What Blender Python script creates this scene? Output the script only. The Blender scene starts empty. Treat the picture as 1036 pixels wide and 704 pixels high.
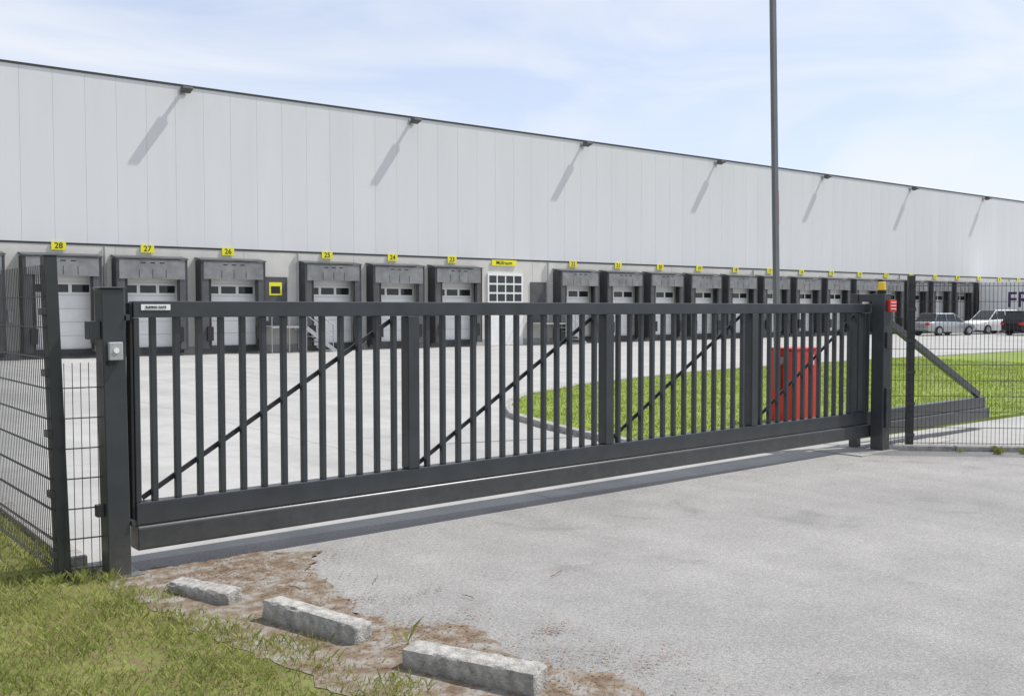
import bpy, bmesh, math, random
import numpy as np
from mathutils import Vector, Matrix, noise as mnoise
random.seed(4); np.random.seed(4)
S=bpy.context.scene
S.view_settings.view_transform='Standard'; S.view_settings.look='None'; S.view_settings.exposure=0
# ---------------------------------------------------------------- materials
def newmat(name):
    m=bpy.data.materials.new(name); m.use_nodes=True
    nt=m.node_tree; b=nt.nodes['Principled BSDF']
    return m,nt,b
def N(nt,t,**k):
    n=nt.nodes.new(t)
    for a,v in k.items(): setattr(n,a,v)
    return n
def paint(name,col,rough=.5,metal=0,var=.12,scale=6,bump=0.0,bscale=80,dirt=None,spec=None,splash=None):
    m,nt,b=newmat(name)
    tc=N(nt,'ShaderNodeTexCoord'); nz=N(nt,'ShaderNodeTexNoise'); nz.inputs['Scale'].default_value=scale
    nz.inputs['Detail'].default_value=6
    nt.links.new(tc.outputs['Object'],nz.inputs['Vector'])
    mr=N(nt,'ShaderNodeMapRange'); mr.inputs['From Min'].default_value=.3; mr.inputs['From Max'].default_value=.7
    nt.links.new(nz.outputs['Fac'],mr.inputs['Value'])
    mx=N(nt,'ShaderNodeMix',data_type='RGBA')
    mx.inputs[6].default_value=(*[c*(1-var) for c in col],1)
    c2=dirt if dirt else [min(1,c*(1+var)) for c in col]
    mx.inputs[7].default_value=(*c2,1)
    nt.links.new(mr.outputs[0],mx.inputs[0]); last=mx.outputs[2]
    if splash:   # road dust that thins out with height above the ground
        h,dc=splash
        sx=N(nt,'ShaderNodeSeparateXYZ'); nt.links.new(tc.outputs['Object'],sx.inputs[0])
        r=N(nt,'ShaderNodeMapRange'); r.inputs[1].default_value=0; r.inputs[2].default_value=h; r.inputs[3].default_value=.75; r.inputs[4].default_value=0
        nt.links.new(sx.outputs[2],r.inputs[0])
        n3=N(nt,'ShaderNodeTexNoise'); n3.inputs['Scale'].default_value=18; n3.inputs['Detail'].default_value=7; nt.links.new(tc.outputs['Object'],n3.inputs['Vector'])
        mu=N(nt,'ShaderNodeMath',operation='MULTIPLY'); nt.links.new(r.outputs[0],mu.inputs[0]); nt.links.new(n3.outputs['Fac'],mu.inputs[1])
        m2=N(nt,'ShaderNodeMix',data_type='RGBA'); nt.links.new(mu.outputs[0],m2.inputs[0]); nt.links.new(last,m2.inputs[6]); m2.inputs[7].default_value=(*dc,1)
        last=m2.outputs[2]
    nt.links.new(last,b.inputs['Base Color'])
    b.inputs['Roughness'].default_value=rough; b.inputs['Metallic'].default_value=metal
    if spec is not None: b.inputs['Specular IOR Level'].default_value=spec
    if bump>0:
        n2=N(nt,'ShaderNodeTexNoise'); n2.inputs['Scale'].default_value=bscale; n2.inputs['Detail'].default_value=4
        nt.links.new(tc.outputs['Object'],n2.inputs['Vector'])
        bp=N(nt,'ShaderNodeBump'); bp.inputs['Strength'].default_value=bump; bp.inputs['Distance'].default_value=.01
        nt.links.new(n2.outputs['Fac'],bp.inputs['Height']); nt.links.new(bp.outputs[0],b.inputs['Normal'])
    return m
def ground_mat(name,base,speck=.35,patch=.12,crack=None,joint=None,tint=(1,1,1),stain=None):
    m,nt,b=newmat(name); tc=N(nt,'ShaderNodeTexCoord')
    def noise(s,d=5,dist=0):
        n=N(nt,'ShaderNodeTexNoise'); n.inputs['Scale'].default_value=s; n.inputs['Detail'].default_value=d; n.inputs['Distortion'].default_value=dist
        nt.links.new(tc.outputs['Object'],n.inputs['Vector']); return n.outputs['Fac']
    def mp(v,a,c,lo,hi):
        r=N(nt,'ShaderNodeMapRange'); r.inputs[1].default_value=a; r.inputs[2].default_value=c
        r.inputs[3].default_value=lo; r.inputs[4].default_value=hi; nt.links.new(v,r.inputs[0]); return r.outputs[0]
    def mul(a,c):
        r=N(nt,'ShaderNodeMath',operation='MULTIPLY'); nt.links.new(a,r.inputs[0]); nt.links.new(c,r.inputs[1]); return r.outputs[0]
    big=mp(noise(.35,6,.6),.35,.65,1-patch,1+patch)
    mid=mp(noise(2.3,8),.3,.7,1-patch*.8,1+patch*.8)
    fine=mp(noise(140,3),.3,.7,1-speck,1+speck)
    fine2=mp(noise(45,3),.35,.7,1-speck*.35,1+speck*.35)
    f=mul(mul(big,mid),mul(fine,fine2))
    vs=N(nt,'ShaderNodeTexVoronoi'); vs.inputs['Scale'].default_value=22; nt.links.new(tc.outputs['Object'],vs.inputs['Vector'])
    f=mul(f,mp(vs.outputs['Distance'],.03,.09,.72,1))
    if stain:   # oil drips, wheel tracks across the gateway
        f=mul(f,mp(noise(1.1,9,1.2),.60,.72,1,stain))
        mpn=N(nt,'ShaderNodeMapping'); mpn.inputs['Scale'].default_value=(2.2,.12,1); nt.links.new(tc.outputs['Object'],mpn.inputs[0])
        n=N(nt,'ShaderNodeTexNoise'); n.inputs['Scale'].default_value=1; n.inputs['Detail'].default_value=5; nt.links.new(mpn.outputs[0],n.inputs['Vector'])
        f=mul(f,mp(n.outputs['Fac'],.35,.65,.94,1.05))
    if crack:
        v=N(nt,'ShaderNodeTexVoronoi',feature='DISTANCE_TO_EDGE'); v.inputs['Scale'].default_value=.11
        n=N(nt,'ShaderNodeTexNoise'); n.inputs['Scale'].default_value=1.2; n.inputs['Detail'].default_value=6
        nt.links.new(tc.outputs['Object'],n.inputs['Vector'])
        va=N(nt,'ShaderNodeVectorMath',operation='MULTIPLY_ADD'); va.inputs[1].default_value=(.9,.9,0)
        nt.links.new(n.outputs['Color'],va.inputs[0]); nt.links.new(tc.outputs['Object'],va.inputs[2])
        nt.links.new(va.outputs[0],v.inputs['Vector'])
        f=mul(f,mp(v.outputs['Distance'],0,.0015,crack,1))
    if joint:
        sx=N(nt,'ShaderNodeSeparateXYZ'); nt.links.new(tc.outputs['Object'],sx.inputs[0])
        for i in (0,1):
            a=N(nt,'ShaderNodeMath',operation='PINGPONG'); a.inputs[1].default_value=joint/2
            nt.links.new(sx.outputs[i],a.inputs[0])
            f=mul(f,mp(a.outputs[0],.0,.03,.75,1))
    col=N(nt,'ShaderNodeMix',data_type='RGBA',blend_type='MULTIPLY'); col.inputs[0].default_value=1
    col.inputs[6].default_value=(base*tint[0],base*tint[1],base*tint[2],1)
    nt.links.new(f,col.inputs[7]); nt.links.new(col.outputs[2],b.inputs['Base Color'])
    b.inputs['Roughness'].default_value=.9; b.inputs['Specular IOR Level'].default_value=.25
    bp=N(nt,'ShaderNodeBump'); bp.inputs['Strength'].default_value=.35; bp.inputs['Distance'].default_value=.004
    nt.links.new(fine,bp.inputs['Height']); nt.links.new(bp.outputs[0],b.inputs['Normal'])
    return m
def grass_mat(name,c1,c2,c3,s1=1.2,s2=40):
    m,nt,b=newmat(name); tc=N(nt,'ShaderNodeTexCoord')
    a=N(nt,'ShaderNodeTexNoise'); a.inputs['Scale'].default_value=s1; a.inputs['Detail'].default_value=6
    c=N(nt,'ShaderNodeTexNoise'); c.inputs['Scale'].default_value=s2; c.inputs['Detail'].default_value=3
    for q in (a,c): nt.links.new(tc.outputs['Object'],q.inputs['Vector'])
    r=N(nt,'ShaderNodeValToRGB'); r.color_ramp.elements[0].position=.35; r.color_ramp.elements[1].position=.65
    r.color_ramp.elements[0].color=(*c1,1); r.color_ramp.elements[1].color=(*c2,1)
    nt.links.new(a.outputs['Fac'],r.inputs[0])
    mr=N(nt,'ShaderNodeMapRange'); mr.inputs[1].default_value=.45; mr.inputs[2].default_value=.68; nt.links.new(c.outputs['Fac'],mr.inputs[0])
    mx=N(nt,'ShaderNodeMix',data_type='RGBA'); nt.links.new(mr.outputs[0],mx.inputs[0]); nt.links.new(r.outputs[0],mx.inputs[6]); mx.inputs[7].default_value=(*c3,1)
    nt.links.new(mx.outputs[2],b.inputs['Base Color']); b.inputs['Roughness'].default_value=.7; b.inputs['Specular IOR Level'].default_value=.2
    return m,nt,b,mx
M={}
M['anth']=paint('anthracite_paint',(.036,.041,.046),.30,0,.18,5,.04,300,splash=(.45,(.15,.14,.12)))
M['anth2']=paint('fence_paint',(.030,.034,.036),.45,0,.15,5,splash=(.35,(.13,.12,.09)))
M['conc']=paint('precast_concrete',(.58,.565,.53),.85,0,.08,1.2,.1,60)
M['concd']=paint('plinth_concrete',(.34,.335,.32),.9,0,.15,2,.1,60)
M['dark']=paint('dark_trim',(.03,.032,.036),.5)
M['joint']=paint('joint_sealant',(.36,.36,.37),.7)
M['shel']=paint('shelter_sheet',(.075,.078,.082),.6,0,.25,2)
M['side']=paint('shelter_side',(.05,.052,.056),.7,0,.2,2)
M['flap']=paint('shelter_flap',(.20,.203,.208),.7,0,.25,2.5)
M['rub']=paint('rubber',(.02,.02,.02),.8)
M['door']=paint('door_panel',(.76,.76,.75),.5,0,.05,2)
M['white']=paint('white_frame',(.78,.78,.77),.45,0,.04,3)
M['glass']=paint('dark_glass',(.03,.035,.04),.08,0,.1,2)
M['yel']=paint('yellow_sign',(.78,.72,.03),.5,0,.05,3)
M['blk']=paint('black_print',(.012,.012,.012),.6)
M['galv']=paint('galvanised_steel',(.42,.43,.44),.45,.6,.12,10)
M['red']=paint('red_paint',(.62,.028,.022),.4,0,.12,4)
M['orange']=paint('amber_lens',(.85,.55,.02),.25,0,.05,4)
M['grey']=paint('grey_plastic',(.38,.39,.4),.45,0,.08,9)
M['kerb']=paint('kerb_concrete',(.30,.29,.275),.9,0,.3,14,.6,120)
M['stone']=paint('weathered_concrete',(.33,.32,.30),.95,0,.38,22,1.0,90,splash=(.07,(.13,.10,.065)))
M['arm']=paint('arm_grey',(.13,.135,.14),.4,0,.1,3)
M['carS']=paint('silver_car_paint',(.42,.43,.44),.25,.5,.03,3)
M['carW']=paint('white_car_paint',(.8,.8,.8),.25,0,.03,3)
M['carB']=paint('black_car_paint',(.02,.02,.025),.2,0,.03,3)
M['purple']=paint('purple_print',(.06,.02,.12),.5)
M['road']=ground_mat('asphalt_light',.262,.32,.09,.9,None,(1,.98,.955),.84)
M['yard']=ground_mat('yard_concrete',.345,.12,.07,.85,6.0,(1,.99,.97),.9)
M['litter']=paint('dry_leaf',(.17,.09,.045),.8,0,.5,60)
def clad():
    m,nt,b=newmat('cladding_panel'); tc=N(nt,'ShaderNodeTexCoord'); sx=N(nt,'ShaderNodeSeparateXYZ')
    nt.links.new(tc.outputs['Object'],sx.inputs[0])
    d=N(nt,'ShaderNodeMath',operation='DIVIDE'); d.inputs[1].default_value=1.1; nt.links.new(sx.outputs[0],d.inputs[0])
    fl=N(nt,'ShaderNodeMath',operation='FLOOR'); nt.links.new(d.outputs[0],fl.inputs[0])
    wn=N(nt,'ShaderNodeTexWhiteNoise',noise_dimensions='1D'); nt.links.new(fl.outputs[0],wn.inputs['W'])
    nz=N(nt,'ShaderNodeTexNoise'); nz.inputs['Scale'].default_value=.5; nz.inputs['Detail'].default_value=6
    mpn=N(nt,'ShaderNodeMapping'); mpn.inputs['Scale'].default_value=(3,1,.35)
    nt.links.new(tc.outputs['Object'],mpn.inputs[0]); nt.links.new(mpn.outputs[0],nz.inputs['Vector'])
    ad=N(nt,'ShaderNodeMath',operation='MULTIPLY_ADD'); ad.inputs[1].default_value=.35
    nt.links.new(wn.outputs['Value'],ad.inputs[0]); nt.links.new(nz.outputs['Fac'],ad.inputs[2])
    mr=N(nt,'ShaderNodeMapRange'); mr.inputs[1].default_value=.3; mr.inputs[2].default_value=1.1; nt.links.new(ad.outputs[0],mr.inputs[0])
    mx=N(nt,'ShaderNodeMix',data_type='RGBA'); mx.inputs[6].default_value=(.61,.61,.62,1); mx.inputs[7].default_value=(.655,.655,.665,1)
    nt.links.new(mr.outputs[0],mx.inputs[0]); nt.links.new(mx.outputs[2],b.inputs['Base Color']); b.inputs['Roughness'].default_value=.5
    return m
M['clad']=clad()
# ---------------------------------------------------------------- mesh helpers
class MB:
    def __init__(s): s.v=[]; s.f=[]
    def add(s,vs,fs):
        o=len(s.v); s.v+= [tuple(v) for v in vs]; s.f+=[tuple(o+i for i in f) for f in fs]
    def box(s,a,b):
        x0,y0,z0=a; x1,y1,z1=b
        s.add([(x0,y0,z0),(x1,y0,z0),(x1,y1,z0),(x0,y1,z0),(x0,y0,z1),(x1,y0,z1),(x1,y1,z1),(x0,y1,z1)],
              [(3,2,1,0),(4,5,6,7),(0,1,5,4),(1,2,6,5),(2,3,7,6),(3,0,4,7)]); return s
    def beam(s,p,q,w,h,up=(0,0,1)):
        p=Vector(p);q=Vector(q);d=(q-p).normalized();u=Vector(up)
        r=d.cross(u)
        if r.length<1e-4: r=d.cross(Vector((0,1,0)))
        r.normalize();u=r.cross(d)
        vs=[]
        for c in (p,q):
            for a,b in ((-1,-1),(1,-1),(1,1),(-1,1)): vs.append(c+r*(a*w/2)+u*(b*h/2))
        s.add(vs,[(3,2,1,0),(4,5,6,7),(0,1,5,4),(1,2,6,5),(2,3,7,6),(3,0,4,7)]); return s
    def cyl(s,p,q,r0,r1=None,n=10):
        r1=r0 if r1 is None else r1
        p=Vector(p);q=Vector(q);d=(q-p).normalized()
        a=d.orthogonal().normalized();b=d.cross(a)
        vs=[]
        for c,r in ((p,r0),(q,r1)):
            for i in range(n):
                t=2*math.pi*i/n; vs.append(c+a*(math.cos(t)*r)+b*(math.sin(t)*r))
        fs=[(i,(i+1)%n,n+(i+1)%n,n+i) for i in range(n)]
        fs.append(tuple(range(n-1,-1,-1))); fs.append(tuple(range(n,2*n)))
        s.add(vs,fs); return s
    def prism(s,poly,z0,z1):
        n=len(poly)
        vs=[(x,y,z0) for x,y in poly]+[(x,y,z1) for x,y in poly]
        fs=[(i,(i+1)%n,n+(i+1)%n,n+i) for i in range(n)]+[tuple(range(n-1,-1,-1)),tuple(range(n,2*n))]
        s.add(vs,fs); return s
    def xprism(s,prof,x0,x1):
        n=len(prof)
        vs=[(x0,y,z) for y,z in prof]+[(x1,y,z) for y,z in prof]
        s.add(vs,[(i,(i+1)%n,n+(i+1)%n,n+i) for i in range(n)]+[tuple(range(n-1,-1,-1)),tuple(range(n,2*n))]); return s
    def obj(s,name,mat,parent=None,bevel=0,smooth=False):
        me=bpy.data.meshes.new(name); me.from_pydata(s.v,[],s.f); me.update()
        bm=bmesh.new(); bm.from_mesh(me); bmesh.ops.recalc_face_normals(bm,faces=bm.faces); bm.to_mesh(me); bm.free()
        o=bpy.data.objects.new(name,me); S.collection.objects.link(o)
        if mat: me.materials.append(M[mat] if isinstance(mat,str) else mat)
        if parent: o.parent=parent
        if smooth:
            for p in me.polygons: p.use_smooth=True
        if bevel:
            md=o.modifiers.new('b','BEVEL'); md.width=bevel; md.segments=2; md.limit_method='ANGLE'
        return o
def empty(name,loc=(0,0,0),rz=0):
    e=bpy.data.objects.new(name,None); S.collection.objects.link(e); e.location=loc; e.rotation_euler=(0,0,rz); e.empty_display_size=.3; return e
def text(body,size,loc,rot,mat,parent,name):
    c=bpy.data.curves.new(name,'FONT'); c.body=body; c.size=size; c.align_x='CENTER'; c.align_y='CENTER'; c.extrude=.002; c.offset=size*.012
    o=bpy.data.objects.new(name,c); S.collection.objects.link(o)
    bpy.context.view_layer.update()
    me=bpy.data.meshes.new_from_object(o); bpy.data.objects.remove(o)
    o=bpy.data.objects.new(name,me); S.collection.objects.link(o); me.materials.clear(); me.materials.append(M[mat])
    o.location=loc; o.rotation_euler=rot; o.parent=parent; return o
R90=math.pi/2
# ---------------------------------------------------------------- ground
gm,_,_,_=grass_mat('meadow',(.06,.09,.02),(.10,.14,.03),(.12,.13,.05),.3,8)
g=MB(); g.add([(-1500,-1500,0),(1500,-1500,0),(1500,1500,0),(-1500,1500,0)],[(0,1,2,3)]); g.obj('ground',gm)
g=MB(); g.add([(-3,-45,.004),(70,-45,.004),(70,7.15,.004),(-3,7.15,.004)],[(0,1,2,3)]); g.obj('road','road')
g=MB(); g.add([(-60,7.15,.004),(170,7.15,.004),(170,38.5,.004),(-60,38.5,.004)],[(0,1,2,3)]); g.obj('yard','yard')
lawn_front=[(1.86,7.15),(1.88,6.72),(2.0,6.45),(2.05,6.0),(2.12,5.5),(2.25,5.0),(2.33,4.4),(2.45,3.8),(2.6,3.3),(2.8,2.6),(2.95,2),(3.1,-45),(-40,-45),(-40,7.15)]
lawn_side=[(1.72,7.152),(1.72,10.5),(1.4,12),(.6,13),(-.6,13.4),(-40,13.4),(-40,7.152)]
isl=[(9.0,8.6),(9.15,9.5),(9.35,10.9),(9.95,12.8),(10.96,14.3),(12.4,15.6),(15.6,17.1),(20.6,18.3),(26,18.8),(31,18.9),(72,18.9),(72,7.75),(12.6,7.75),(10,7.9),(9.1,8.1)]
lm,_,_,_=grass_mat('lawn_base',(.11,.13,.03),(.17,.185,.055),(.15,.11,.065),2.5,18)
l1=MB().prism(lawn_front,0.001,.012).obj('lawn',lm)
l2=MB().prism(lawn_side,0.001,.03).obj('lawn',lm)
im,_,_,_=grass_mat('island_lawn',(.14,.20,.025),(.22,.29,.04),(.13,.17,.03),.7,14)
l3=MB().prism(isl,0.001,.06).obj('lawn',im)
sp=[(1.86,6.95),(2.3,6.8),(2.9,6.85),(3.3,6.6),(3.0,6.15),(2.95,5.6),(2.8,5.1),(2.9,4.8),(3.2,4.45),(3.05,3.9),(3.3,3.5),(3.15,2.8),(3.3,2),(2.6,2),(2.4,2.9),(2.2,3.7),(2.1,4.4),(2.0,5.0),(1.92,5.5),(1.88,6.1),(1.8,6.5)]
def soil_mat():
    m,nt,b=newmat('sandy_soil'); tc=N(nt,'ShaderNodeTexCoord')
    n=N(nt,'ShaderNodeTexNoise'); n.inputs['Scale'].default_value=7; n.inputs['Detail'].default_value=9; n.inputs['Roughness'].default_value=.7
    nt.links.new(tc.outputs['Object'],n.inputs['Vector'])
    r=N(nt,'ShaderNodeValToRGB'); e=r.color_ramp.elements; e[0].position=.36;e[0].color=(.10,.065,.04,1); e[1].position=.60; e[1].color=(.255,.245,.23,1)
    q=e.new(.48); q.color=(.18,.14,.10,1)
    nt.links.new(n.outputs['Fac'],r.inputs[0]); nt.links.new(r.outputs[0],b.inputs['Base Color']); b.inputs['Roughness'].default_value=.95
    bp=N(nt,'ShaderNodeBump'); bp.inputs['Strength'].default_value=.8; bp.inputs['Distance'].default_value=.02; nt.links.new(n.outputs['Fac'],bp.inputs['Height']); nt.links.new(bp.outputs[0],b.inputs['Normal'])
    return m
sm=soil_mat()
def rough(poly,amp,n=9):
    out=[]
    for i in range(len(poly)):
        a=Vector(poly[i]);b=Vector(poly[(i+1)%len(poly)])
        for k in range(n):
            p=a.lerp(b,k/n)+Vector((random.uniform(-amp,amp),random.uniform(-amp,amp)))
            out.append((p.x,p.y))
    return out
g=MB(); pr=rough(sp,.04); g.add([(x,y,.016) for x,y in pr],[tuple(range(len(pr)))]); g.obj('soil_strip',sm)
k=MB()
path=isl[14:15]+isl[0:11]
def resample(path,step):
    pts=[Vector(p) for p in path]; out=[]; acc=0
    for a,b in zip(pts[:-1],pts[1:]):
        L=(b-a).length; t=acc
        while t<L: out.append(a.lerp(b,t/L)); t+=step
        acc=t-L
    return out
rp=resample(path,.8)
for a,b in zip(rp[:-1],rp[1:]):
    d=(b-a).normalized()*.012
    k.beam((a.x+d.x,a.y+d.y,.045),(b.x-d.x,b.y-d.y,.045),.15,.09+random.uniform(0,.006))
k.obj('kerb','kerb',bevel=.012)
k=MB()
for i in range(8):
    y=7.25+i*.8; k.box((1.72,y+.01,0),(1.86,y+.79,.07+random.uniform(0,.006)))
k.obj('kerb','kerb',bevel=.01)
# loose kerb stones: gridded block with worn, chipped arrises
def stone(L,w,h,seed):
    nx,ny,nz=int(L/.018),int(w/.016),int(h/.016)
    bm=bmesh.new(); vm={}
    def vert(i,j,k_):
        q=(i,j,k_)
        if q not in vm: vm[q]=bm.verts.new((-L/2+L*i/nx,-w/2+w*j/ny,h*k_/nz))
        return vm[q]
    for i in range(nx):
        for j in range(ny):
            for kk in (0,nz): bm.faces.new([vert(i,j,kk),vert(i+1,j,kk),vert(i+1,j+1,kk),vert(i,j+1,kk)])
        for k_ in range(nz):
            for jj in (0,ny): bm.faces.new([vert(i,jj,k_),vert(i+1,jj,k_),vert(i+1,jj,k_+1),vert(i,jj,k_+1)])
    for j in range(ny):
        for k_ in range(nz):
            for ii in (0,nx): bm.faces.new([vert(ii,j,k_),vert(ii,j+1,k_),vert(ii,j+1,k_+1),vert(ii,j,k_+1)])
    off=Vector((seed*7.1,seed*3.3,0))
    for v in bm.verts:
        c=v.co.copy()
        ex=L/2-abs(c.x); ey=w/2-abs(c.y); ez=min(h-c.z,1); near=sorted([ex,ey,ez])
        inw=Vector((-math.copysign(1,c.x) if ex<.001 else 0,-math.copysign(1,c.y) if ey<.001 else 0,-1 if ez<.001 else 0))
        cnt=sum(1 for q in (ex,ey,ez) if q<.001)
        if cnt>=2:
            n_=mnoise.noise((c+off)*14); v.co+=inw*(.004+max(0,n_)*.022)
        v.co+=Vector(mnoise.noise_vector((c+off)*30))*.0025
    bmesh.ops.recalc_face_normals(bm,faces=bm.faces)
    me=bpy.data.meshes.new('block'); bm.to_mesh(me); bm.free()
    for p_ in me.polygons: p_.use_smooth=True
    try: me.set_sharp_from_angle(angle=math.radians(35))
    except Exception: pass
    return me
for n_,(a,b,w,h,t,t2) in enumerate((((2.13,6.25),(2.31,5.72),.13,.085,7,-1.5),((2.365,5.34),(2.575,4.62),.14,.12,-3,1.2),((2.61,4.20),(2.89,3.50),.145,.12,4,-1))):
    e=empty('kerb_stone',((a[0]+b[0])/2,(a[1]+b[1])/2,0.004),math.atan2(b[1]-a[1],b[0]-a[0]))
    L=math.hypot(b[0]-a[0],b[1]-a[1])
    o=bpy.data.objects.new('block',stone(L,w,h,n_+1)); S.collection.objects.link(o); o.data.materials.append(M['stone']); o.parent=e
    e.rotation_euler[0]=math.radians(t); e.rotation_euler[1]=math.radians(t2)
# ---------------------------------------------------------------- grass blades
def inpoly(px,py,poly):
    r=np.zeros(len(px),bool); n=len(poly); j=n-1
    for i in range(n):
        xi,yi=poly[i];xj,yj=poly[j]
        c=((yi>py)!=(yj>py))&(px<(xj-xi)*(py-yi)/(yj-yi+1e-12)+xi); r^=c; j=i
    return r
def blade_mat(name,c1,c2,c3,s1,s2):
    m,nt,b,mx=grass_mat(name,c1,c2,c3,s1,s2)
    tr=N(nt,'ShaderNodeBsdfTranslucent'); nt.links.new(mx.outputs[2],tr.inputs[0])
    ms=N(nt,'ShaderNodeMixShader'); ms.inputs[0].default_value=.4
    out=nt.nodes['Material Output']; nt.links.new(b.outputs[0],ms.inputs[1]); nt.links.new(tr.outputs[0],ms.inputs[2]); nt.links.new(ms.outputs[0],out.inputs[0]); return m
def blades(name,poly,bbox,n,w,h0,h1,z,mat,clump=.5,jit=0):
    x=np.random.uniform(bbox[0],bbox[1],n); y=np.random.uniform(bbox[2],bbox[3],n)
    dens=.5+.5*np.sin(x*5.1+1.3*np.sin(y*3.7))*np.cos(y*4.3+np.sin(x*6.1)*1.5)
    if jit: dens=np.clip(dens*.75+.25*(.5+.5*np.sin(x*17+np.sin(y*13)*2)*np.sin(y*15+np.sin(x*11)*2)),0,1)
    xx=x+np.random.normal(0,jit,n) if jit else x
    if jit: xx=xx+.08*np.sin(y*9+np.sin(y*23))
    k=inpoly(xx,y,poly)&(np.random.rand(n)<(1-clump)+clump*dens); x=x[k];y=y[k];dens=dens[k];n=len(x)
    a=np.random.uniform(0,2*np.pi,n); h=np.random.uniform(h0,h1,n)*(.6+.75*dens); l=h*np.random.uniform(.1,1.0,n); b=np.random.uniform(0,2*np.pi,n)
    ww=w*np.random.uniform(.6,1.3,n)
    V=np.empty((n,4,3))
    V[:,0]=np.c_[x-np.cos(a)*ww,y-np.sin(a)*ww,np.full(n,z)]
    V[:,1]=np.c_[x+np.cos(a)*ww,y+np.sin(a)*ww,np.full(n,z)]
    V[:,2]=np.c_[x+np.cos(a)*ww*.7+np.cos(b)*l*.35,y+np.sin(a)*ww*.7+np.sin(b)*l*.35,z+h*.6]
    V[:,3]=np.c_[x+np.cos(b)*l,y+np.sin(b)*l,z+h]
    me=bpy.data.meshes.new(name); me.vertices.add(n*4); me.vertices.foreach_set('co',V.ravel())
    F=np.empty((n,6),np.int32); o=np.arange(n)*4
    F[:,0]=o;F[:,1]=o+1;F[:,2]=o+2;F[:,3]=o;F[:,4]=o+2;F[:,5]=o+3
    me.loops.add(n*6); me.loops.foreach_set('vertex_index',F.ravel()); me.polygons.add(n*2)
    me.polygons.foreach_set('loop_start',np.arange(n*2)*3); me.update(calc_edges=True); me.validate()
    me.materials.append(mat); ob=bpy.data.objects.new(name,me); S.collection.objects.link(ob); return ob
bmn=blade_mat('grass_blades',(.18,.225,.045),(.32,.36,.09),(.44,.40,.20),2.0,55)
blades('grass',lawn_front,(-2.5,3.05,1.8,7.15),115000,.0026,.016,.06,.01,bmn,.78,.05).parent=l1
blades('grass',lawn_side,(-3,1.7,7.2,13.3),45000,.004,.03,.07,.03,bmn,.5).parent=l2
bmi=blade_mat('island_blades',(.20,.27,.035),(.32,.39,.06),(.27,.30,.07),.6,20)
blades('grass',isl,(9,32,7.8,18.8),100000,.007,.02,.05,.06,bmi,.4).parent=l3
def tuft(x,y,n=40,h=.14):
    V=[];F=[]
    for i in range(n):
        a=random.uniform(0,6.28);r=random.uniform(0,.06);b=random.uniform(0,6.28);hh=random.uniform(.4,1)*h;l=hh*random.uniform(.2,.8)
        cx=x+math.cos(a)*r;cy=y+math.sin(a)*r;w=.0022;o=len(V)
        V+=[(cx-w,cy,.004),(cx+w,cy,.004),(cx+math.cos(b)*l*.4+w*.6,cy+math.sin(b)*l*.4,hh*.7),(cx+math.cos(b)*l,cy+math.sin(b)*l,hh)]
        F+=[(o,o+1,o+2),(o,o+2,o+3)]
    return V,F
tf=MB()
for x,y,n,h in ((2.5,5.45,8,.05),(2.74,4.45,5,.16),(1.85,6.72,60,.10),(1.7,6.78,60,.12),(12.15,5.9,80,.12),(12.4,5.7,60,.10),(11.9,6.25,30,.08),(12.3,6.0,50,.1),(1.55,6.85,40,.1)):
    V,F=tuft(x,y,n,h); tf.add(V,F)
tf.obj('weeds',bmn)
lt=MB()
def leaf(x,y,s):
    a=random.uniform(0,6.28);t=random.uniform(0,.5)*s
    c,sn=math.cos(a),math.sin(a); wd=random.uniform(.35,1)
    pts=[(-1,0,0),(-.2,.45*wd,.4),(1,.05,.1),(.1,-.4*wd,.3)]
    vs=[(x+(px*c-py*sn)*s,y+(px*sn+py*c)*s,.020+pz*t) for px,py,pz in pts]; lt.add(vs,[(0,1,2,3)])
for i in range(4600):
    t=random.random(); y=2.8+t*4.1; base=np.interp(y,[2.8,3.6,4.3,4.9,5.5,6.1,6.9],[3.0,2.95,2.85,2.7,2.68,2.68,2.55])
    x=base+random.gauss(0,.24)+ (abs(random.gauss(0,.5)) if random.random()<.12 else 0)
    leaf(x,y,random.uniform(.004,.013))
for cx,cy,sx,sy,n in ((3.1,4.6,.12,.1,160),(3.5,4.15,.10,.05,120),(3.3,3.7,.2,.12,160),(3.6,3.45,.16,.06,120),(2.4,6.5,.3,.15,380),(2.9,6.3,.4,.15,340),(3.6,6.5,.5,.1,120),(4.5,6.6,1.2,.07,120),(7.5,6.85,1.5,.06,160),(9.3,6.5,.8,.12,240),(11,6.4,.5,.2,160),(3.0,5.3,.06,.05,40),(3.35,5.2,.1,.03,40)):
    for i in range(n): leaf(random.gauss(cx,sx),random.gauss(cy,sy),random.uniform(.004,.014))
for i in range(260): leaf(random.uniform(3,11),random.uniform(2.5,6.6),random.uniform(.003,.008))
for cx,cy in ((3.2,5.6),(3.5,4.9),(2.75,5.75),(4.2,5.0),(3.05,6.1)):
    a=random.uniform(0,3.1); L=random.uniform(.04,.1)
    p0=Vector((cx,cy,.018)); 
    for j in range(4):
        a+=random.uniform(-.6,.6); p1=p0+Vector((math.cos(a),math.sin(a),random.uniform(-.02,.12)))*L*.5
        p1.z=max(p1.z,.018); lt.cyl(p0,p1,.003,.002,5); p0=p1
lt.obj('leaf_litter','litter')
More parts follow.
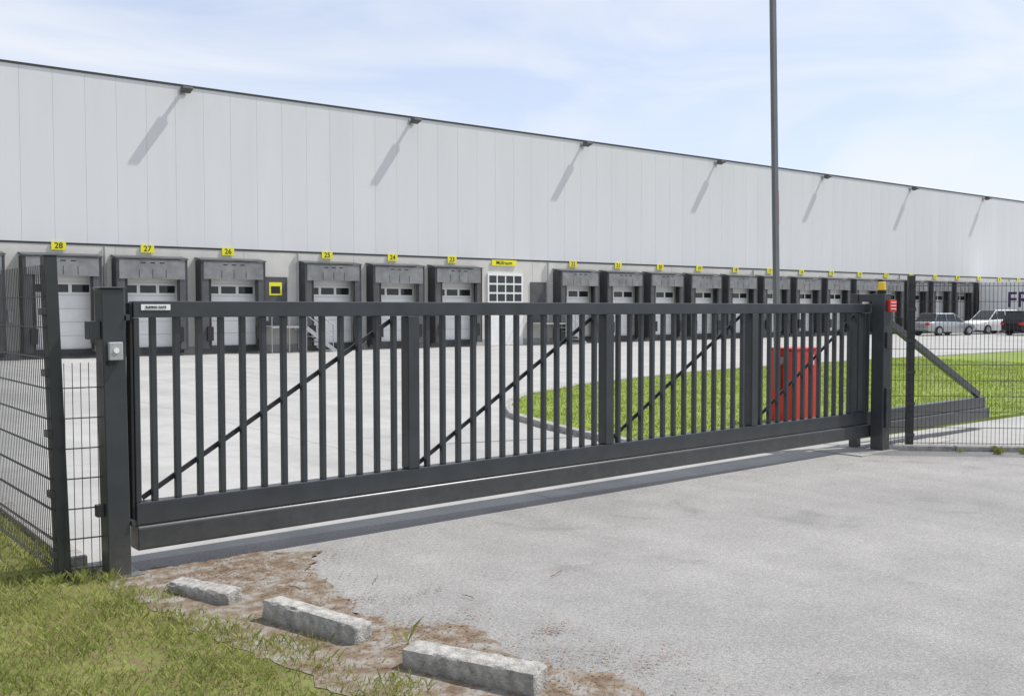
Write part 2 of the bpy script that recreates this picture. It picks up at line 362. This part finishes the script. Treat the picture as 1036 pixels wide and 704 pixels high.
# ---------------------------------------------------------------- warehouse
D=38.3; X0=-45; X1=165; ZC=4.2; ZR=10.42
wh=empty('warehouse',(0,D,0))
MB().box((X0,.04,0),(X1,60,ZR-.06)).obj('core_walls','conc',wh)
p=MB(); x=X0
while x<X1-1: p.box((x+.003,0,ZC),(x+1.097,.035,ZR-.05)); x+=1.1
X1c=x
p.obj('cladding_panels','clad',wh)
b=MB(); b.box((X0-.02,.012,ZC+.01),(X1c,.0399,ZR-.06)); b.obj('panel_joint_liner','joint',wh)
b=MB(); b.box((X0-.05,-.03,ZR-.05),(X1c,.6,ZR+.03)); b.box((X0,-.008,ZC-.075),(X1c,.036,ZC-.005)); b.obj('edge_flashing','dark',wh)
b=MB(); b.box((X0,.004,.321),(X1c,.0395,ZC-.076)); b.obj('precast_wall','conc',wh)
b=MB(); b.box((X0,-.0,.002),(X1c,.0385,.32)); b.obj('plinth','concd',wh)
b=MB(); x=X0+1
while x<X1c: b.box((x-.008,.001,.33),(x+.008,.006,ZC-.08)); x+=5.0
b.obj('wall_joints','joint',wh)
docks=[-3.8-3.2*i for i in range(9)][::-1]+[-.6,2.6,5.8,9.0,12.15,15.32,19.7,22.93,26.14]+[33.65+3.2*i for i in range(36)]
shel=MB();side=MB();flap=MB();door=MB();rub=MB();gl=MB();sign=MB();dk=MB();galv=MB()
nn=28+docks.index(9.0)
for i,X in enumerate(docks):
    w=1.32; d=-.62; zt=3.66; zb=.22
    jt=random.uniform(-.05,.05); tl=random.uniform(-.02,.02)
    side.box((X-w,d,zb),(X-w+.05,-.002,zt)); side.box((X+w-.05,d,zb),(X+w,-.002,zt)); 
    shel.add([(X-w-.03,d-.03,zt),(X+w+.03,d-.03,zt),(X+w+.03,-.002,zt+.1),(X-w-.03,-.002,zt+.1),(X-w-.03,d-.03,zt+.05),(X+w+.03,d-.03,zt+.05),(X+w+.03,-.002,zt+.15),(X-w-.03,-.002,zt+.15)],
             [(3,2,1,0),(4,5,6,7),(0,1,5,4),(1,2,6,5),(2,3,7,6),(3,0,4,7)])
    shel.box((X-w+.052,d+.01,zb+.03),(X-w+.30,d+.03,zt-.01)); shel.box((X+w-.30,d+.01,zb+.03),(X+w-.052,d+.03,zt-.01))
    rub.box((X-w+.302,d+.02,zb+.03),(X-w+.40,d+.045,zt-.5)); rub.box((X+w-.40,d+.02,zb+.03),(X+w-.302,d+.045,zt-.5))
    fz=zt-.70+jt
    x0,x1=X-w+.1,X+w-.1
    flap.add([(x0,d-.012,fz-tl),(x1,d-.012,fz+tl),(x1,d+.006,fz+tl),(x0,d+.006,fz-tl),(x0,d-.012,zt-.03),(x1,d-.012,zt-.03),(x1,d+.006,zt-.03),(x0,d+.006,zt-.03)],
             [(3,2,1,0),(4,5,6,7),(0,1,5,4),(1,2,6,5),(2,3,7,6),(3,0,4,7)])
    for s in (-.5,0,.5): rub.box((X+s-.01,d-.016,fz+.03),(X+s+.01,d-.0125,fz+.35))
    for s in (-.35,.0,.35): rub.box((X+s-.09,d-.016,zt-.16),(X+s+.09,d-.0125,zt-.12))
    for s in (-1,1): rub.box((X+s*1.0-.12,d-.09,.55),(X+s*1.0+.12,d-.001,1.1))
    dz=.34
    for j in range(6):
        door.box((X-1.12,-.035,dz),(X+1.12,-.003,dz+.48)); 
        if j==4:
            for s in (-.72,0,.72): gl.box((X+s-.3,-.042,dz+.1),(X+s+.3,-.0355,dz+.38))
        dz+=.49
    dk.box((X-1.3,-.2,.1),(X+1.3,-.04,.32))
    if X>100: continue
    sign.box((X-.25,-.05,3.92),(X+.25,-.025,4.22))
    n=nn-i
    if n>0 and X>-8: text(str(n),.29,(X,-.053,4.07),(R90,0,0),'blk',wh,'number')
    if random.random()<.5: galv.box((X+1.47,-.12,1.3),(X+1.65,-.001,1.75))
shel.obj('dock_shelters','shel',wh);side.obj('shelter_sides','side',wh);flap.obj('shelter_top_flaps','flap',wh);door.obj('dock_doors','door',wh,bevel=.004);rub.obj('dock_bumpers','rub',wh)
gl.obj('door_windows','glass',wh);sign.obj('number_signs','yel',wh);dk.obj('dock_levellers','dark',wh);galv.obj('control_boxes','galv',wh)
f=MB();q=MB()
f.box((28.2,-.05,.02),(30.35,-.002,3.5))
for r in range(3):
    for c in range(4):
        q.box((28.3+c*.51,-.056,2.15+r*.44),(28.3+c*.51+.43,-.0505,2.15+r*.44+.35))
f.obj('sectional_door','white',wh);q.obj('sectional_door_panes','glass',wh)
MB().box((28.45,-.05,3.86),(29.95,-.025,4.14)).obj('room_sign','yel',wh); text('Müllraum',.26,(29.2,-.053,4.0),(R90,0,0),'blk',wh,'room_label')
def persdoor(X,notice):
    a=MB();a.box((X-.5,-.04,1.12),(X+.5,-.002,3.1)); a.obj('personnel_door','shel',wh)
    if notice:
        a=MB();a.box((X-.30,-.046,2.35),(X+.26,-.0405,2.88)); a.obj('door_notice','yel',wh)
        a=MB();a.box((X-.22,-.052,2.42),(X+.18,-.0465,2.72)); a.obj('notice_print','blk',wh)
    a=MB();a.box((X-.75,-1.3,1.02),(X+.75,-.002,1.08))
    for i in range(5): a.box((X+.76+i*.26,-1.25,.82-i*.2),(X+1.0+i*.26,-.25,.86-i*.2))
    for yy in (-1.3,-.2):
        a.beam((X+.75,yy,1.02),(X+2.1,yy,.0),.03,.16)
        for i in range(3):
            xx=X+.75+i*.6; zz=1.05-i*.45; a.cyl((xx,yy,max(zz,0)),(xx,yy,zz+1.0),.022,n=6)
        a.cyl((X+.75,yy,2.05),(X+1.95,yy,1.12),.022,n=6); a.cyl((X+.75,yy,1.55),(X+1.95,yy,.62),.018,n=6)
    for xx in (X-.75,X,X+.75): a.cyl((xx,-1.28,0),(xx,-1.28,2.05),.022,n=6)
    for zz in (1.55,2.05): a.cyl((X-.75,-1.28,zz),(X+.75,-1.28,zz),.022,n=6); a.cyl((X-.75,-1.28,zz),(X-.75,-.05,zz),.022,n=6)
    a.obj('metal_stair','galv',wh)
persdoor(17.35,True); persdoor(31.35,False)
a=MB()
for X in (10.58,18.33,31.95,48.05,64.05,80.05,96.05):
    a.cyl((X,-.07,.1),(X,-.07,ZC-.1),.05,n=8)
a.obj('downpipes','grey',wh)
fl=MB();hd=MB()
i=-4
while 13.6+10.35*i<X1-2:
    X=13.6+10.35*i; i+=1
    fl.beam((X,-.0,10.2),(X,-.34,10.24),.12,.09); fl.box((X-.12,-.03,10.05),(X+.12,-.001,10.33))
    hd.add([(X-.2,-.62,10.2),(X+.2,-.62,10.2),(X+.2,-.25,10.08),(X-.2,-.25,10.08),(X-.18,-.6,10.28),(X+.18,-.6,10.28),(X+.16,-.25,10.32),(X-.16,-.25,10.32)],
             [(3,2,1,0),(4,5,6,7),(0,1,5,4),(1,2,6,5),(2,3,7,6),(3,0,4,7)])
fl.obj('floodlight_brackets','galv',wh);hd.obj('floodlights','shel',wh)
# ---------------------------------------------------------------- sliding gate
GR=math.atan2(.34,9.67)
P1=(1.95,6.85)
gate=empty('sliding_gate',(P1[0],P1[1],0),GR)
fr=MB()
fr.box((.11,-.05,1.74),(9.9,.05,1.852))
fr.box((.11,-.052,.332),(12.55,.052,.485))
fr.xprism([(-.07,.165),(.07,.165),(.08,.175),(.08,.315),(.07,.329),(-.07,.329),(-.08,.315),(-.08,.175)],.11,12.6)
for s in (2.37,4.65,6.95,9.27): fr.box((s-.055,-.055,.487),(s+.055,.055,1.738))
fr.box((.11,-.045,.487),(.15,.045,1.738))
fr.beam((9.85,0,1.62),(12.42,0,.52),.07,.09)
fr.box((9.8,-.045,.487),(9.9,.045,1.738))
fr.obj('frame','anth',gate,bevel=.006)
pk=MB(); sv=[.09,2.37,4.65,6.95,9.27]
for a,b in zip(sv[:-1],sv[1:]):
    for i in range(1,14):
        s=a+(b-a)*i/14
        pk.box((s-.02,-.022,.486),(s+.02,.022,1.739))
pk.obj('pickets','anth',gate,bevel=.003)
dg=MB()
for a,b in zip(sv[:-1],sv[1:]):
    dg.beam((a+.09,.045,.5),(b-.13,.045,1.72),.012,.035)
dg.obj('diagonal_braces','anth',gate)
MB().box((.16,-.0545,1.79),(.36,-.0505,1.83)).obj('type_plate','white',gate)
text('SLIDING GATE',.022,(.26,-.056,1.81),(R90,0,0),'blk',gate,'plate_print')
ru=MB(); ru.box((.085,-.04,.36),(.108,.04,1.84)); ru.obj('rubber_edge','rub',gate,bevel=.006)
ec=MB(); ec.box((12.602,-.08,.17),(12.62,.08,.32)); ec.obj('end_cap','rub',gate)
gp=empty('gate_post',(P1[0]-.01,P1[1],0),GR); gp.rotation_euler[1]=math.radians(-.6)
b=MB(); b.box((-.075,-.075,0),(.075,.075,1.93)); b.box((-.085,-.085,1.931),(.085,.085,1.945)); b.obj('column','anth',gp,bevel=.008)
b=MB(); b.box((-.14,-.14,.0),(.14,.14,.02)); b.obj('base_plate','anth',gp,bevel=.003)
b=MB(); b.box((-.15,-.05,1.60),(-.077,.05,1.72)); b.box((-.125,-.03,.42),(-.077,.03,.5)); b.obj('lock_case','anth',gp,bevel=.004)
b=MB(); b.box((-.045,-.112,1.46),(.045,-.077,1.58)); b.obj('key_switch_box','grey',gp,bevel=.006)
b=MB(); b.cyl((0,-.118,1.525),(0,-.1121,1.525),.018,n=16); b.obj('key_barrel','white',gp)
b=MB(); b.box((-.05,-.1,1.43),(.0,-.08,1.455)); b.obj('bracket','blk',gp)
for zz in (1.78,.4):
    b=MB(); b.box((.076,-.09,zz-.06),(.1,.09,zz-.02)); b.obj('catch_fork','anth',gp,bevel=.003)
rs=9.36
rp_=empty('gate_post',(P1[0]+rs*math.cos(GR),P1[1]+rs*math.sin(GR),0),GR)
b=MB()
for y,hw in ((-.19,.085),(.16,.055)): b.box((-hw,y-hw,0),(hw,y+hw,1.98)); b.box((-.12,y-.10,0),(.12,y+.10,.022))
b.box((-.05,-.1,1.88),(.05,.1,1.975)); b.obj('portal_frame','anth',rp_,bevel=.008)
b=MB(); b.cyl((0,-.19,1.982),(0,-.19,2.02),.055,n=16); b.obj('beacon_base','blk',rp_)
b=MB(); b.cyl((0,-.19,2.021),(0,-.19,2.13),.05,.044,n=16); b.obj('beacon_lens','orange',rp_,bevel=.01)
b=MB(); b.box((-.02,-.315,1.755),(.14,-.277,1.90)); b.obj('warning_sign_plate','red',rp_,bevel=.004)
b=MB(); 
for z in (1.79,1.83,1.87): b.box((.0,-.32,z-.005),(.12,-.3155,z+.005))
b.obj('warning_text_lines','white',rp_)
b=MB(); b.box((-.05,-.305,.3),(.05,-.277,.8)); b.box((-.045,-.30,1.3),(.045,-.277,1.5)); b.obj('drive_housing','anth2',rp_,bevel=.004)
b=MB(); b.box((-.7,-.36,.0),(1.6,.34,.018)); b.obj('foundation_slab','concd',rp_)
# ---------------------------------------------------------------- wire fences
def fence(name,p,q,z0,z1,posts,pw=.06):
    e=empty(name,(p[0],p[1],0),math.atan2(q[1]-p[1],q[0]-p[0])); L=math.hypot(q[0]-p[0],q[1]-p[1])
    w=MB(); x=.02
    while x<L: w.beam((x,0,z0),(x,0,z1+.025),.0045,.0045); x+=.05
    z=z0+.02
    while z<=z1+.001:
        for y in (-.0065,.0065): w.beam((0,y,z),(L,y,z),.006,.006)
        z+=.2
    w.obj('wire_mesh','anth2',e)
    pm=MB()
    for s,h,ww in posts:
        pm.box((s-ww/2,.012,0),(s+ww/2,.012+ww*.8,h))
        pm.box((s-ww/2-.003,.009,h+.001),(s+ww/2+.003,.015+ww*.8,h+.012))
        zz=z0+.1
        while zz<z1: pm.box((s-ww/2-.008,-.016,zz),(s+ww/2+.008,.0115,zz+.045)); zz+=.4
    if posts: pm.obj('posts','anth2',e,bevel=.003)
    return e
fL=fence('wire_fence',(1.46,13.0),(1.58,6.93),.06,2.06,[(1.0,2.12,.06),(3.5,2.12,.06),(6.03,2.14,.10)])
fL.rotation_euler[0]=math.radians(1.5)
fence('wire_fence',(1.62,6.90),(1.86,6.87),.06,1.42,[])
fence('wire_fence',(11.72,6.85),(16.9,1.85),.06,2.1,[(.03,2.2,.085),(2.5,2.16,.06),(5.0,2.16,.06)])
fence('wire_fence',(11.50,7.03),(11.72,6.86),.06,2.06,[])
ed=MB(); dirv=Vector((5.18,-5.0)).normalized()
for i in range(8):
    a=Vector((11.35,7.05))+dirv*(i*.95); b_=a+dirv*.93; ed.beam((a.x,a.y,.03),(b_.x,b_.y,.03),.16,.07)
ed.obj('kerb','kerb',bevel=.01)
g=MB(); g.add([(11.6,7.1,.009),(12.2,6.55,.009),(14,4.9,.009),(60,4.9,.009),(60,7.75,.009),(11.2,7.75,.009)],[(0,1,2,3,4,5)]); g.obj('pavement','yard')
# ---------------------------------------------------------------- boom barrier
bb=empty('boom_barrier',(12.72,9.35,0),0)
b=MB(); b.box((-.30,-.2,.08),(.34,.2,1.16)); b.obj('cabinet','red',bb,bevel=.02)
b=MB(); b.box((-.31,-.21,1.161),(.35,.21,1.20)); b.obj('cabinet_lid','red',bb,bevel=.012)
b=MB(); b.box((-.33,-.23,0),(.37,.23,.079)); b.obj('base','concd',bb)
b=MB(); b.box((.12,-.208,.93),(.25,-.2005,1.08)); b.obj('label','white',bb)
b=MB(); b.box((.0,-.206,.15),(.015,-.2005,1.12)); b.obj('door_gap','blk',bb)
b=MB(); b.cyl((-.36,0,1.0),(-.301,0,1.0),.07,n=16); b.obj('pivot_hub','galv',bb)
b=MB(); th=math.radians(2.0)
b0=Vector((-.37,0,.55)); dv=Vector((-math.sin(th),0,math.cos(th)))
b.beam(b0,b0+dv*6.8,.10,.06,up=(0,1,0)); b.obj('boom_arm','arm',bb,bevel=.01)
b=MB(); sx_=Vector((dv.z,0,-dv.x))
for t in (2.5,): b.beam(b0+dv*t+sx_*.0535,b0+dv*(t+.5)+sx_*.0535,.006,.05,up=(0,1,0))
b.obj('boom_reflector','red',bb)
# ---------------------------------------------------------------- vehicles
def loft(secs):
    V=[];F=[];n=len(secs[0])
    for s in secs: V+=s
    for i in range(len(secs)-1):
        for j in range(n): a=i*n+j;b=i*n+(j+1)%n; F.append((a,b,b+n,a+n))
    F.append(tuple(range(n-1,-1,-1))); F.append(tuple(range((len(secs)-1)*n,len(secs)*n))); return V,F
def car(name,loc,rz,mat,L=4.5,H=1.46,suv=False):
    e=empty(name,loc,rz); k=L/4.5; zb=.24
    belt=.92 if not suv else 1.02
    st=[(-2.22,.42,.72,.72),(-2.15,.3,belt-.08,.82),(-1.7,zb,belt,.88),(-.9,zb,belt,.9),(.3,zb,belt-.02,.9),(1.0,zb,belt-.06,.89),(1.7,zb,belt-.14,.86),(2.1,.28,.72,.8),(2.22,.38,.6,.68)]
    secs=[[(x*k,-hw*.94,z0),(x*k,hw*.94,z0),(x*k,hw,z0+(z1-z0)*.5),(x*k,hw*.96,z1-.03),(x*k,hw*.85,z1),(x*k,-hw*.85,z1),(x*k,-hw*.96,z1-.03),(x*k,-hw,z0+(z1-z0)*.5)] for x,z0,z1,hw in st]
    b=MB(); b.add(*loft(secs)); b.obj('body',mat,e,bevel=.01,smooth=True)
    r0,r1=(-1.75 if not suv else -2.05),1.1
    gs=[(r0,belt-.03,.78),(r0+.45 if not suv else r0+.2,H-.05,.62),(.25,H-.04,.62),(r1,belt-.08,.76)]
    def sec(x,z,hw): return [(x*k,-.8,belt-.12),(x*k,.8,belt-.12),(x*k,hw,z),(x*k,-hw,z)]
    b=MB(); b.add(*loft([sec(*q) for q in gs])); b.obj('windows','glass',e)
    b=MB(); b.add(*loft([[(x*k,-.63,H-.05),(x*k,.63,H-.05),(x*k,.56,H),(x*k,-.56,H)] for x in (gs[1][0]-.03,-.5,.28)])); 
    for s in (-1,1):
        for xx in (r0+.12,-.55,.3): 
            tx=xx+(.38 if xx<-.9 else (-.05 if xx>0 else 0)); 
            b.beam((xx*k,s*.79,belt-.05),((max(tx,gs[1][0]))*k,s*.63,H-.03),.03,.07)
        b.beam((r1*k,s*.75,belt-.08),(.27*k,s*.62,H-.03),.05,.05)
    b.obj('roof_and_pillars',mat,e)
    w=MB();h=MB()
    for x in (-1.35,1.38):
        for s in (-1,1):
            w.cyl((x*k,s*.93,.32),(x*k,s*.7,.32),.32,n=20); h.cyl((x*k,s*.936,.32),(x*k,s*.931,.32),.2,n=14)
    w.obj('tyres','rub',e);h.obj('wheel_rims','galv',e)
    b=MB()
    for s in (-1,1): b.box((2.08*k,s*.62-.15,.58),(2.2*k,s*.62+.15,.7))
    b.obj('headlights','white',e)
    b=MB()
    for s in (-1,1): b.box((-2.235*k,s*.68-.13,.68),(-2.12*k,s*.68+.13,.85))
    b.obj('tail_lights','red',e); return e
car('parked_car',(62.6,34.2,.004),math.radians(-12),'carS')
car('parked_car',(69.0,34.2,.004),math.radians(168),'carW',4.5,1.66,True)
car('parked_car',(67.6,30.6,.004),math.radians(-12),'carB',4.5,1.6,True)
tr=empty('semi_trailer',(75.25,24.6,0),0)
b=MB(); b.box((-1.25,0,1.15),(1.25,13.0,3.75)); b.obj('cargo_box','white',tr,bevel=.03)
b=MB(); b.box((-1.0,.3,.95),(1.0,12.9,1.149)); b.box((-.9,2.2,.1),(-.75,2.4,.95)); b.box((.75,2.2,.1),(.9,2.4,.95)); b.obj('chassis','dark',tr)
b=MB()
for y in (8.6,9.9,11.2):
    for s in (-1,1): b.cyl((s*1.2,y,.52),(s*.85,y,.52),.52,n=20)
b.obj('tyres','rub',tr)
text('FRIGO',1.6,(-1.256,8.6,2.35),(R90,0,-R90),'purple',tr,'lettering')
# ---------------------------------------------------------------- light
sd=Vector((2.2,-.70,3.4)).normalized()
sl=bpy.data.lights.new('sun','SUN'); sl.energy=5.0; sl.angle=math.radians(.5); sl.color=(1,.965,.91)
so=bpy.data.objects.new('sun',sl); S.collection.objects.link(so); so.rotation_euler=(-sd).to_track_quat('-Z','Y').to_euler(); so.location=(20,-20,40)
W=bpy.data.worlds.new('World'); S.world=W; W.use_nodes=True; nt=W.node_tree
bg=nt.nodes['Background']; bg.inputs['Strength'].default_value=.125
sk=N(nt,'ShaderNodeTexSky',sky_type='NISHITA'); sk.sun_disc=False; sk.sun_elevation=math.asin(sd.z); sk.sun_rotation=math.atan2(sd.x,sd.y)
sk.dust_density=.8
tc=N(nt,'ShaderNodeTexCoord'); mp=N(nt,'ShaderNodeMapping'); mp.inputs['Scale'].default_value=(1.3,2.4,6.5); mp.inputs['Rotation'].default_value=(0.1,.12,.6); mp.inputs['Location'].default_value=(.3,.2,.5)
nt.links.new(tc.outputs['Generated'],mp.inputs[0])
nz=N(nt,'ShaderNodeTexNoise'); nz.inputs['Scale'].default_value=1.7; nz.inputs['Detail'].default_value=9; nz.inputs['Roughness'].default_value=.52; nz.inputs['Distortion'].default_value=.5
nt.links.new(mp.outputs[0],nz.inputs['Vector'])
mr=N(nt,'ShaderNodeMapRange'); mr.inputs[1].default_value=.38; mr.inputs[2].default_value=.66; mr.inputs[3].default_value=.50; mr.inputs[4].default_value=.96
nt.links.new(nz.outputs['Fac'],mr.inputs[0])
mx=N(nt,'ShaderNodeMix',data_type='RGBA'); mx.inputs[7].default_value=(7.2,7.5,7.9,1)
nt.links.new(mr.outputs[0],mx.inputs[0])
sg=N(nt,'ShaderNodeMix',data_type='RGBA',blend_type='MULTIPLY'); sg.inputs[0].default_value=1; sg.inputs[7].default_value=(1.15,1.18,1.4,1)
nt.links.new(sk.outputs[0],sg.inputs[6]); nt.links.new(sg.outputs[2],mx.inputs[6]); nt.links.new(mx.outputs[2],bg.inputs['Color'])
# ---------------------------------------------------------------- camera
cd=bpy.data.cameras.new('camera'); cd.sensor_width=36; cd.lens=34.75; cd.clip_end=4000; cd.clip_start=.05
co=bpy.data.objects.new('camera',cd); S.collection.objects.link(co)
hd_=math.radians(52.2); pi_=math.atan(.040); rl=math.radians(.05)
fw=Vector((math.cos(hd_),math.sin(hd_),0)); rt=Vector((math.sin(hd_),-math.cos(hd_),0))
F_=fw*math.cos(pi_)-Vector((0,0,math.sin(pi_))); U_=fw*math.sin(pi_)+Vector((0,0,math.cos(pi_)))
R2=rt*math.cos(rl)-U_*math.sin(rl); U2=rt*math.sin(rl)+U_*math.cos(rl)
Mx=Matrix((R2,U2,-F_)).transposed().to_4x4(); Mx.translation=Vector((0,0,1.8)); co.matrix_world=Mx
S.camera=co
